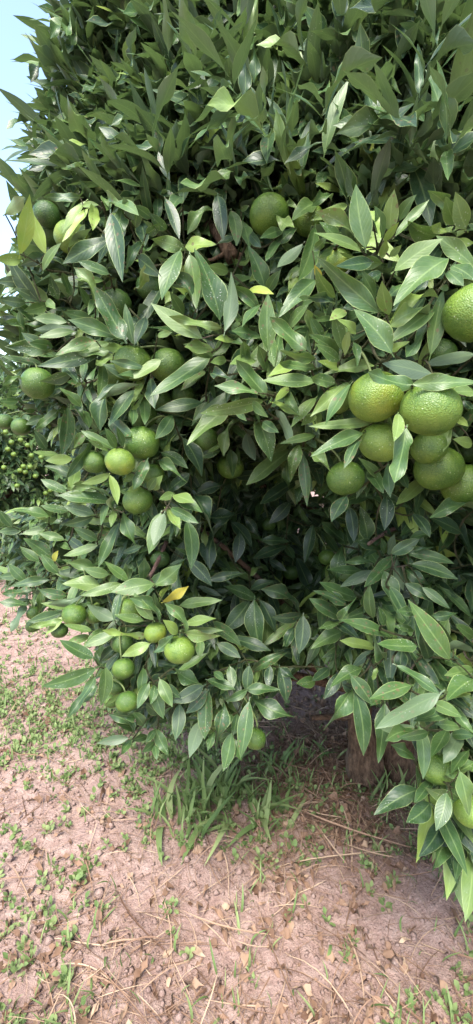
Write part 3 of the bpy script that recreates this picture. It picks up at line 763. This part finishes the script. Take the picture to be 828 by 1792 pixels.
# twigs that carry the traced leaves
used = np.zeros(len(LEAVES), bool)
BB = np.array([l[0] for l in LEAVES])
clusters = []
for q in order:
    if used[q]: continue
    dd = np.linalg.norm(BB - BB[q], axis=1)
    mem = np.where((dd < 0.045) & ~used)[0]
    used[mem] = True
    clusters.append((BB[mem].mean(0), mem))
LP = np.array(LIMBPTS)
clusters.sort(key=lambda k: np.min(np.linalg.norm(LP - k[0], axis=1)))
ntw = 0
TWIGPTS = list(LIMBPTS)
for c, mem in clusters:
    LP = np.array(TWIGPTS)
    sc = np.linalg.norm(LP - (c + FWD * 0.05), axis=1) + 0.6 * np.maximum(0, ((c - LP) @ FWD) + 0.02)
    a_ = LP[np.argmin(sc)]
    back = np.linalg.norm(c - a_)
    mid = c + FWD * min(0.05, back * .5) + np.array([0, 0, -0.01])
    pts = bez(a_, a_ * 0.6 + mid * 0.4 + rng.normal(0, .008, 3), mid, c, 7)
    for (fx, fy, fd, fr, _t, _l, _g, frp) in FR:          # a twig passes behind the fruit, not across it
        for k in range(1, 6):
            qx, qy, qd = proj(pts[k])
            if math.hypot(qx - fx, qy - fy) < frp * 1.05 and qd < fd + fr * 0.9:
                pts[k] = at(qx, qy, fd + fr * 0.95)
    V, F = tube(pts, np.linspace(.0022, .0013, 7), 5)
    for b_ in BB[mem]:
        if np.linalg.norm(b_ - c) > 0.004:
            V2, F2 = tube(bez(pts[5], pts[5] * .5 + c * .5, c * .5 + b_ * .5, b_, 4), [.0015, .0013, .0012, .0011], 4)
            F = list(F) + [tuple(i + len(V) for i in f) for f in F2]; V = list(V) + list(V2)
    me = bpy.data.meshes.new('twig')
    me.from_pydata([tuple(v - TREE) for v in V], [], [tuple(dict.fromkeys(f)) for f in F])
    me.materials.append(M_TWIG)
    obj('twig', me, tree)
    TWIGPTS.extend([tuple(p) for p in pts[2:6]])
    ntw += 1
print('twigs', ntw)

# ------------------------------------------------------------------ mandarins
def fruit_mesh(seed):
    nu, nv = 28, 18
    V, F = [], []
    for j in range(nv + 1):
        ph = math.pi * j / nv
        for i in range(nu):
            th = 2 * math.pi * i / nu
            x, y, z = math.sin(ph) * math.cos(th), math.sin(ph) * math.sin(th), math.cos(ph)
            rr = 1.0 + 0.025 * noise.noise(Vector((x * 1.5 + seed, y * 1.5, z * 1.5))) + 0.010 * math.cos(9 * th) * max(0, z) ** 2
            zz = z * 0.89
            dim = math.exp(-((math.sin(ph) / 0.20) ** 2))
            if z > 0: zz -= 0.10 * dim
            else: zz += 0.04 * dim
            V.append((x * rr, y * rr, zz * rr))
    for j in range(nv):
        for i in range(nu):
            i2 = (i + 1) % nu
            F.append((j * nu + i, (j + 1) * nu + i, (j + 1) * nu + i2, j * nu + i2))
    m_ = bpy.data.meshes.new('peel')
    m_.from_pydata(V, [], F)
    import bmesh
    bm = bmesh.new(); bm.from_mesh(m_); bmesh.ops.remove_doubles(bm, verts=bm.verts, dist=1e-4); bm.to_mesh(m_); bm.free()
    m_.polygons.foreach_set('use_smooth', np.ones(len(m_.polygons), bool))
    m_.materials.append(M_PEEL)
    return m_
peels = [fruit_mesh(s * 3.1) for s in range(4)]
def calyx_mesh():
    V, F = [(0, 0, 0.05)], []
    k = 10
    for i in range(k):
        th = 2 * math.pi * i / k; r = 0.17 if i % 2 == 0 else 0.09
        V.append((r * math.cos(th), r * math.sin(th), -0.02))
    for i in range(k): F.append((0, 1 + i, 1 + (i + 1) % k))
    m_ = bpy.data.meshes.new('calyx'); m_.from_pydata(V, [], F); m_.materials.append(M_STALK)
    return m_
CALYX = calyx_mesh()
TP = np.array(TWIGPTS)
for i, (x, y, d, r, tn, lab, grp, frp) in enumerate(FR):
    c = at(x, y, d)
    r_ = random.Random(i + 50)
    up = nrm(np.array([r_.uniform(-.35, .35), r_.uniform(0.15, .6), 1.0]))
    root = empty('mandarin', tuple(c))
    tag(root, lab, 'mandarin', grp)
    rot = Vector(up).to_track_quat('Z', 'Y').to_matrix() @ Matrix.Rotation(r_.uniform(0, 6.28), 3, 'Z')
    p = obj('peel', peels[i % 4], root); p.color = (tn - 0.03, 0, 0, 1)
    p.matrix_local = (rot * r).to_4x4()
    k = obj('calyx', CALYX, root)
    k.matrix_local = Matrix.Translation(Vector(up) * r * 0.845) @ (rot * r).to_4x4()
    s0 = c + up * r * 0.84
    j = np.argmin(np.linalg.norm(TP - (s0 + up * 0.02 + FWD * 0.02), axis=1) + 4.0 * np.maximum(0, (c - TP) @ FWD) + 2.0 * np.maximum(0, (c[2] + r * 0.8) - TP[:, 2]))
    e = TP[j]
    pts = bez(s0, s0 + up * 0.018, e * 0.7 + s0 * 0.3 + np.array([0, 0, .008]), e, 7)
    obj('stalk', tube_mesh('stalk', pts, np.linspace(.0018, .0022, 7), M_STALK, 6, 0, 0, c), root)

# ------------------------------------------------------------------ trees across the lane
def far_tree(x, y, h, rad, label, seed, nsh, fruits):
    r = np.random.default_rng(seed)
    base = np.array([x, y, hz(x, y) - 0.03])
    t = empty('mandarin_tree', tuple(base))
    tag(t, label, 'tree', 'mandarin trees of the next row')
    obj('trunk', tube_mesh('trunk', [np.array([0, 0, 0.]), np.array([.02, 0, .2]), np.array([.0, .02, .5]), np.array([.03, 0, h * .6])], [.09, .07, .06, .03], M_BARK, 10, .25, seed), t)
    for k in range(5):
        a = k * 1.256 + r.random()
        e = np.array([math.cos(a) * rad * .6, math.sin(a) * rad * .6, h * .62 + r.normal(0, .1)])
        obj('limb', tube_mesh('limb', bez(np.array([0, .0, .45]), np.array([0, 0, .7]), e * .6, e, 8), np.linspace(.035, .01, 8), M_BARK, 6, .2, seed + k), t)
    u = r.normal(size=(nsh, 3)); u /= np.linalg.norm(u, axis=1)[:, None]
    rr = r.uniform(0.5, 1.0, nsh) ** 0.5
    lump = np.array([1 + 0.22 * noise.noise(Vector(tuple(q * 2.3)) + Vector((seed, 0, 0))) for q in u])
    P = np.array([0, 0, h * .50]) + u * (rr * lump)[:, None] * np.array([rad, rad, h * .5])
    P = P[P[:, 2] > 0.12]
    o_ = P - np.array([0, 0, h * .5]) + r.normal(0, .25, P.shape); o_[:, 2] += .1
    o_ /= np.linalg.norm(o_, axis=1)[:, None]
    B, A, N, L = shoots(P, o_, 6, .06, .115, .5, r)
    n_ = len(B)
    parts = []
    ti = r.integers(0, NT_, n_); tt = np.clip(r.normal(.47, .13, n_), .15, .95); rn = r.random(n_)
    for k in range(NT_):
        s = ti == k
        parts.append(place_leaves(T_COARSE[k], B[s], A[s], N[s], L[s], np.full(s.sum(), 1.05), tt[s], rn[s]))
    V, F, U, T = merge(parts)
    tag(obj('crown', mesh_from('crown', V, F, M_FOL, U, T), t), kind='stuff')
    for (fx, fy, dia) in fruits:
        # ray to the crown's front face
        dirv = nrm(at(fx, fy, 1.0) - CAMP)
        c0 = base + np.array([0, 0, h * .55])
        sc = np.array([rad, rad, h * .5]) * 1.0
        oo, dv = (CAMP - c0) / sc, dirv / sc
        aa, bb, cc = dv @ dv, 2 * oo @ dv, oo @ oo - 1
        disc = bb * bb - 4 * aa * cc
        if disc <= 0: continue
        p = CAMP + dirv * ((-bb - math.sqrt(disc)) / (2 * aa))
        f = empty('mandarin', tuple(p))
        tag(f, 'small pale green mandarin on the distant tree across the lane', 'mandarin', 'mandarins on the distant tree')
        rad_f = dia * (p - CAMP) @ FWD / FPX / 2
        rad_f = min(max(rad_f, .02), .034)
        e_ = obj('peel', peels[0], f); e_.scale = (rad_f,) * 3; e_.color = (.58, 0, 0, 1)
        inn = nrm(c0 - p) * 0.12
        obj('stalk', tube_mesh('stalk', [np.array([0, 0, rad_f * .8]), np.array([0, 0, rad_f * 1.5]) + inn * .3, np.array([0, 0, rad_f * 2.]) + inn], [.002] * 3, M_STALK, 4), f)

far_fr = [(7,818,9),(35,823,9),(44,826,8),(41,816,8),(53,817,8),(80,863,9),(85,872,9),(88,858,8),(62,833,8),(20,774,9),(14,786,8),(36,770,7),(24,795,8),(55,797,8),(68,770,7),(10,756,7),(83,845,8),(30,850,8),(72,800,8),(48,779,7)]
far_tree(-2.35, 4.6, 1.9, 1.3, 'rounded mandarin tree dotted with small fruit, seen past the branches', 21, 6000, far_fr)
far_tree(-0.2, 5.4, 2.0, 1.15, 'neighbouring mandarin tree glimpsed through gaps in the big crown', 22, 1300, [])
far_tree(2.1, 5.6, 2.0, 1.15, 'next mandarin tree of the row, mostly hidden by the big crown', 23, 1300, [])
far_tree(-1.0, 6.6, 1.9, 1.2, 'mandarin tree in the row beyond, filling the gap behind the fruit-dotted one', 25, 1500, [])
far_tree(-3.1, 7.0, 2.0, 1.25, 'mandarin tree standing directly behind the fruit-dotted one', 26, 1800, [])
far_tree(-4.6, 5.0, 1.7, 1.1, 'end mandarin tree of the row, standing beside the fruit-dotted one', 24, 1200, [])

# ------------------------------------------------------------------ ground cover
def gpoint(n, r, far=4.6):
    """points over the near ground, denser towards the camera as seen"""
    y = 0.75 + (far - 0.75) * r.random(n) ** 1.5
    x = r.uniform(-1, 1, n) * (0.45 + 0.68 * y) + 0.1
    return x, y
def gheight(x, y):
    return np.array([hz(a_, b_) for a_, b_ in zip(x, y)])
def patch(x, y, s, seed):
    return np.array([noise.noise(Vector((a_ * s + seed, b_ * s, seed))) for a_, b_ in zip(x, y)])
rg = np.random.default_rng(99)
# weeds: rosettes of small oval leaves
T_OVAL = [leaf_template(4, 3, f_, a_, .1, p_, 0.0, 0.0, 0.55, 0.6, 0.6) for f_, a_, p_ in ((.3, .08, 0), (.15, .15, 2), (.4, .0, 4))]
x, y = gpoint(26000, rg)
dens = patch(x, y, 1.6, 3.3) + 0.6 * patch(x, y, 5.0, 8.1)
pxx, pyy, _d = proj(np.stack([x, y, np.zeros_like(x)], 1))
pref = 0.07 + 0.62 * np.exp(-((pyy - 1250) / 95) ** 2) * (pxx < 420) + 0.40 * np.exp(-(((pxx - 420) / 130) ** 2 + ((pyy - 1350) / 90) ** 2)) + 0.18 * np.exp(-(((pxx - 690) / 90) ** 2 + ((pyy - 1420) / 50) ** 2)) - 0.10 * ((pxx > 520) & (pyy < 1400))
kp = rg.random(len(x)) < np.clip(pref + 0.30 * dens, 0.006, 1)
x, y = x[kp], y[kp]
z = gheight(x, y)
P = np.stack([x, y, z + rg.uniform(0.004, 0.035, len(x))], 1)
o_ = np.tile(np.array([[0, 0, 1.0]]), (len(P), 1)) + rg.normal(0, .2, P.shape); o_ /= np.linalg.norm(o_, axis=1)[:, None]
B, A, N, L = shoots(P, o_, 6, .010, .026, .15, rg)
B[:, 2] = np.maximum(B[:, 2], 0.002 + np.repeat(z[None], 6, 0).ravel())
ti = rg.integers(0, 3, len(B)); tt = np.clip(rg.normal(.68, .24, len(B)), 0, 1)
parts = [place_leaves(T_OVAL[k], B[ti == k], A[ti == k], N[ti == k], L[ti == k], rg.uniform(.8, 1.3, (ti == k).sum()), tt[ti == k], rg.random((ti == k).sum())) for k in range(3)]
V, F, U, T = merge(parts)
tag(obj('weeds', mesh_from('weeds', V, F, M_WEED, U, T)), 'low patchy green weeds scattered over the reddish soil', 'weeds', kind='stuff')
print('weeds', len(B))

# grass blades
T_BLADE = [leaf_template(7, 3, .5, a_, 0, 0, b_, 0, .085, .7, .2) for a_, b_ in ((.16, .04), (.26, -.06), (.10, .02))]
def blades(x, y, z, lmin, lmax, r, lean=0.9, wide=1.0):
    n_ = len(x)
    az = r.uniform(0, 6.28, n_); tl = np.abs(r.normal(.55, .40, n_)) * lean
    A = np.stack([np.sin(tl) * np.cos(az), np.sin(tl) * np.sin(az), np.cos(tl)], 1)
    N = np.stack([-np.cos(tl) * np.cos(az), -np.cos(tl) * np.sin(az), np.sin(tl)], 1)
    ti = r.integers(0, 3, n_); L = r.uniform(lmin, lmax, n_)
    tt = np.clip(r.normal(.68, .22, n_), 0, 1)
    B = np.stack([x, y, z - .004], 1)
    return merge([place_leaves(T_BLADE[k], B[ti == k], A[ti == k], N[ti == k], L[ti == k], wide * r.uniform(.7, 1.4, (ti == k).sum()), tt[ti == k], r.random((ti == k).sum())) for k in range(3)])
x, y = gpoint(34000, rg)
dens = patch(x, y, 1.9, 13.3) + 0.5 * patch(x, y, 6.0, 2.1)
pxx, pyy, _d = proj(np.stack([x, y, np.zeros_like(x)], 1))
pref = 0.02 + 0.16 * np.exp(-((pyy - 1240) / 90) ** 2) * (pxx < 450) + 0.22 * np.exp(-(((pxx - 400) / 120) ** 2 + ((pyy - 1390) / 90) ** 2)) + 0.08 * np.exp(-(((pxx - 690) / 90) ** 2 + ((pyy - 1410) / 50) ** 2))
kp = rg.random(len(x)) < np.clip(pref + 0.20 * dens, 0.004, 1)
x, y = x[kp], y[kp]
V, F, U, T = blades(x, y, gheight(x, y), .03, .085, rg)
tag(obj('grass', mesh_from('grass', V, F, M_WEED, U, T)), 'thin short grass blades growing between the weeds', 'grass', kind='stuff')
# larger tufts one can count
TUFTS = [(318,1440,.17,44,'bushy bright grass tuft below the low drooping leaves'),(385,1425,.20,52,'tallest bright grass tuft with long bending blades'),(450,1440,.17,40,'loose grass tuft beside the brown straw litter'),
         (490,1365,.14,28,'thin grass tuft growing behind the low dark mandarin'),(556,1340,.11,18,'sparse grass tuft out in the dry litter beside the trunk'),(690,1412,.12,40,'small dark grass tuft at the foot of the trunk')]
for (tx_, ty_, hh, nb, lab) in TUFTS:
    g0 = ground_at(tx_, ty_); g0[2] = hz(g0[0], g0[1])
    r = np.random.default_rng(int(tx_))
    dx, dy = r.normal(0, .055, nb), r.normal(0, .04, nb)
    zz = gheight(g0[0] + dx, g0[1] + dy) - g0[2]
    V, F, U, T = blades(dx, dy, zz, hh * .45, hh * 1.1, r, 1.3, 1.25)
    o = obj('grass_tuft', mesh_from('grass_tuft', V, F, M_WEED, U, T), None, tuple(g0))
    tag(o, lab, 'grass', 'grass tufts near the trunk')

# dry litter: dead leaves, straw, clods
x, y = gpoint(22000, rg)
pxx, pyy, _d = proj(np.stack([x, y, np.zeros_like(x)], 1))
pref = 0.10 + 0.9 * np.exp(-(((pxx - 600) / 150) ** 2 + ((pyy - 1340) / 120) ** 2)) + .06 * (pyy > 1300)
kp = rg.random(len(x)) < np.clip(pref + .25 * patch(x, y, 2.5, 41.), .05, 1)
x, y = x[kp], y[kp]; n_ = len(x)
az = rg.uniform(0, 6.28, n_); el = rg.normal(0.05, .22, n_)
A = np.stack([np.cos(el) * np.cos(az), np.cos(el) * np.sin(az), np.sin(el)], 1)
N = np.tile([[0, 0, 1.0]], (n_, 1)) + rg.normal(0, .35, (n_, 3)); N -= A * (N * A).sum(1)[:, None]; N /= np.linalg.norm(N, axis=1)[:, None]
T_DEAD = [leaf_template(5, 3, f_, a_, .3, p_, b_, .6, .36) for f_, a_, p_, b_ in ((.9, .12, 0, .06), (.5, -.1, 2, -.05), (.2, .2, 4, .1))]
ti = rg.integers(0, 3, n_); L = rg.uniform(.014, .055, n_); tt = np.clip(rg.normal(.40, .22, n_), 0, 1)
B = np.stack([x, y, gheight(x, y) + .006], 1)
V, F, U, T = merge([place_leaves(T_DEAD[k], B[ti == k], A[ti == k], N[ti == k], L[ti == k], rg.uniform(.6, 1.1, (ti == k).sum()), tt[ti == k], rg.random((ti == k).sum())) for k in range(3)])
tag(obj('dead_leaves', mesh_from('dead_leaves', V, F, M_DRY, U, T)), 'curled brown dead leaves littering the soil', 'litter', kind='stuff')
x, y = gpoint(40000, rg)
x = np.concatenate([x, rg.uniform(.0, 1.0, 14000)]); y = np.concatenate([y, rg.uniform(1.15, 2.6, 14000)])
pxx, pyy, _d = proj(np.stack([x, y, np.zeros_like(x)], 1))
pref = 0.20 + 0.85 * np.exp(-(((pxx - 590) / 140) ** 2 + ((pyy - 1380) / 110) ** 2))
kp = rg.random(len(x)) < np.clip(pref + .25 * patch(x, y, 2.2, 71.), .04, 1)
x, y = x[kp], y[kp]; n_ = len(x)
az = rg.uniform(0, 6.28, n_); el = rg.normal(0.06, .13, n_)
A = np.stack([np.cos(el) * np.cos(az), np.cos(el) * np.sin(az), np.sin(el)], 1)
N = np.tile([[0, 0, 1.0]], (n_, 1)) + rg.normal(0, .3, (n_, 3)); N -= A * (N * A).sum(1)[:, None]; N /= np.linalg.norm(N, axis=1)[:, None]
T_STRAW = [leaf_template(5, 3, 1.0, a_, 0, 0, b_, 0, .028, .12, .12) for a_, b_ in ((.06, .06), (.1, -.1), (.02, .02))]
ti = rg.integers(0, 3, n_); L = rg.gamma(2.2, .026, n_) + .015; tt = np.clip(rg.normal(.52, .27, n_), 0, 1)
B = np.stack([x, y, gheight(x, y) + .006], 1)
V, F, U, T = merge([place_leaves(T_STRAW[k], B[ti == k], A[ti == k], N[ti == k], L[ti == k], rg.uniform(.6, 1.3, (ti == k).sum()), tt[ti == k], rg.random((ti == k).sum())) for k in range(3)])
tag(obj('straw', mesh_from('straw', V, F, M_DRY, U, T)), 'dry straw stalks strewn over the soil', 'straw', kind='stuff')
# clods of soil
n_ = 16000
x, y = gpoint(n_, rg, 4.0)
ico = np.array([(0, 0, 1), (.9, 0, .2), (.25, .85, .25), (-.75, .5, .2), (-.7, -.55, .25), (.3, -.85, .2), (0, 0, -.6)])
icf = np.array([(0, i, i % 5 + 1) for i in range(1, 6)] + [(6, i % 5 + 1, i) for i in range(1, 6)])
sz = rg.gamma(1.3, .0022, n_) + .0012
V = (np.stack([x, y, gheight(x, y) + sz * .25], 1)[:, None, :] + ico[None] * sz[:, None, None] * rg.uniform(.55, 1.4, (n_, 7, 3)))
F = (icf[None] + (np.arange(n_) * 7)[:, None, None]).reshape(-1, 3)
tag(obj('soil_clods', mesh_from('soil_clods', V.reshape(-1, 3), F, M_SOIL, smooth=False)), 'small crumbs and clods of red soil', 'soil', kind='stuff')
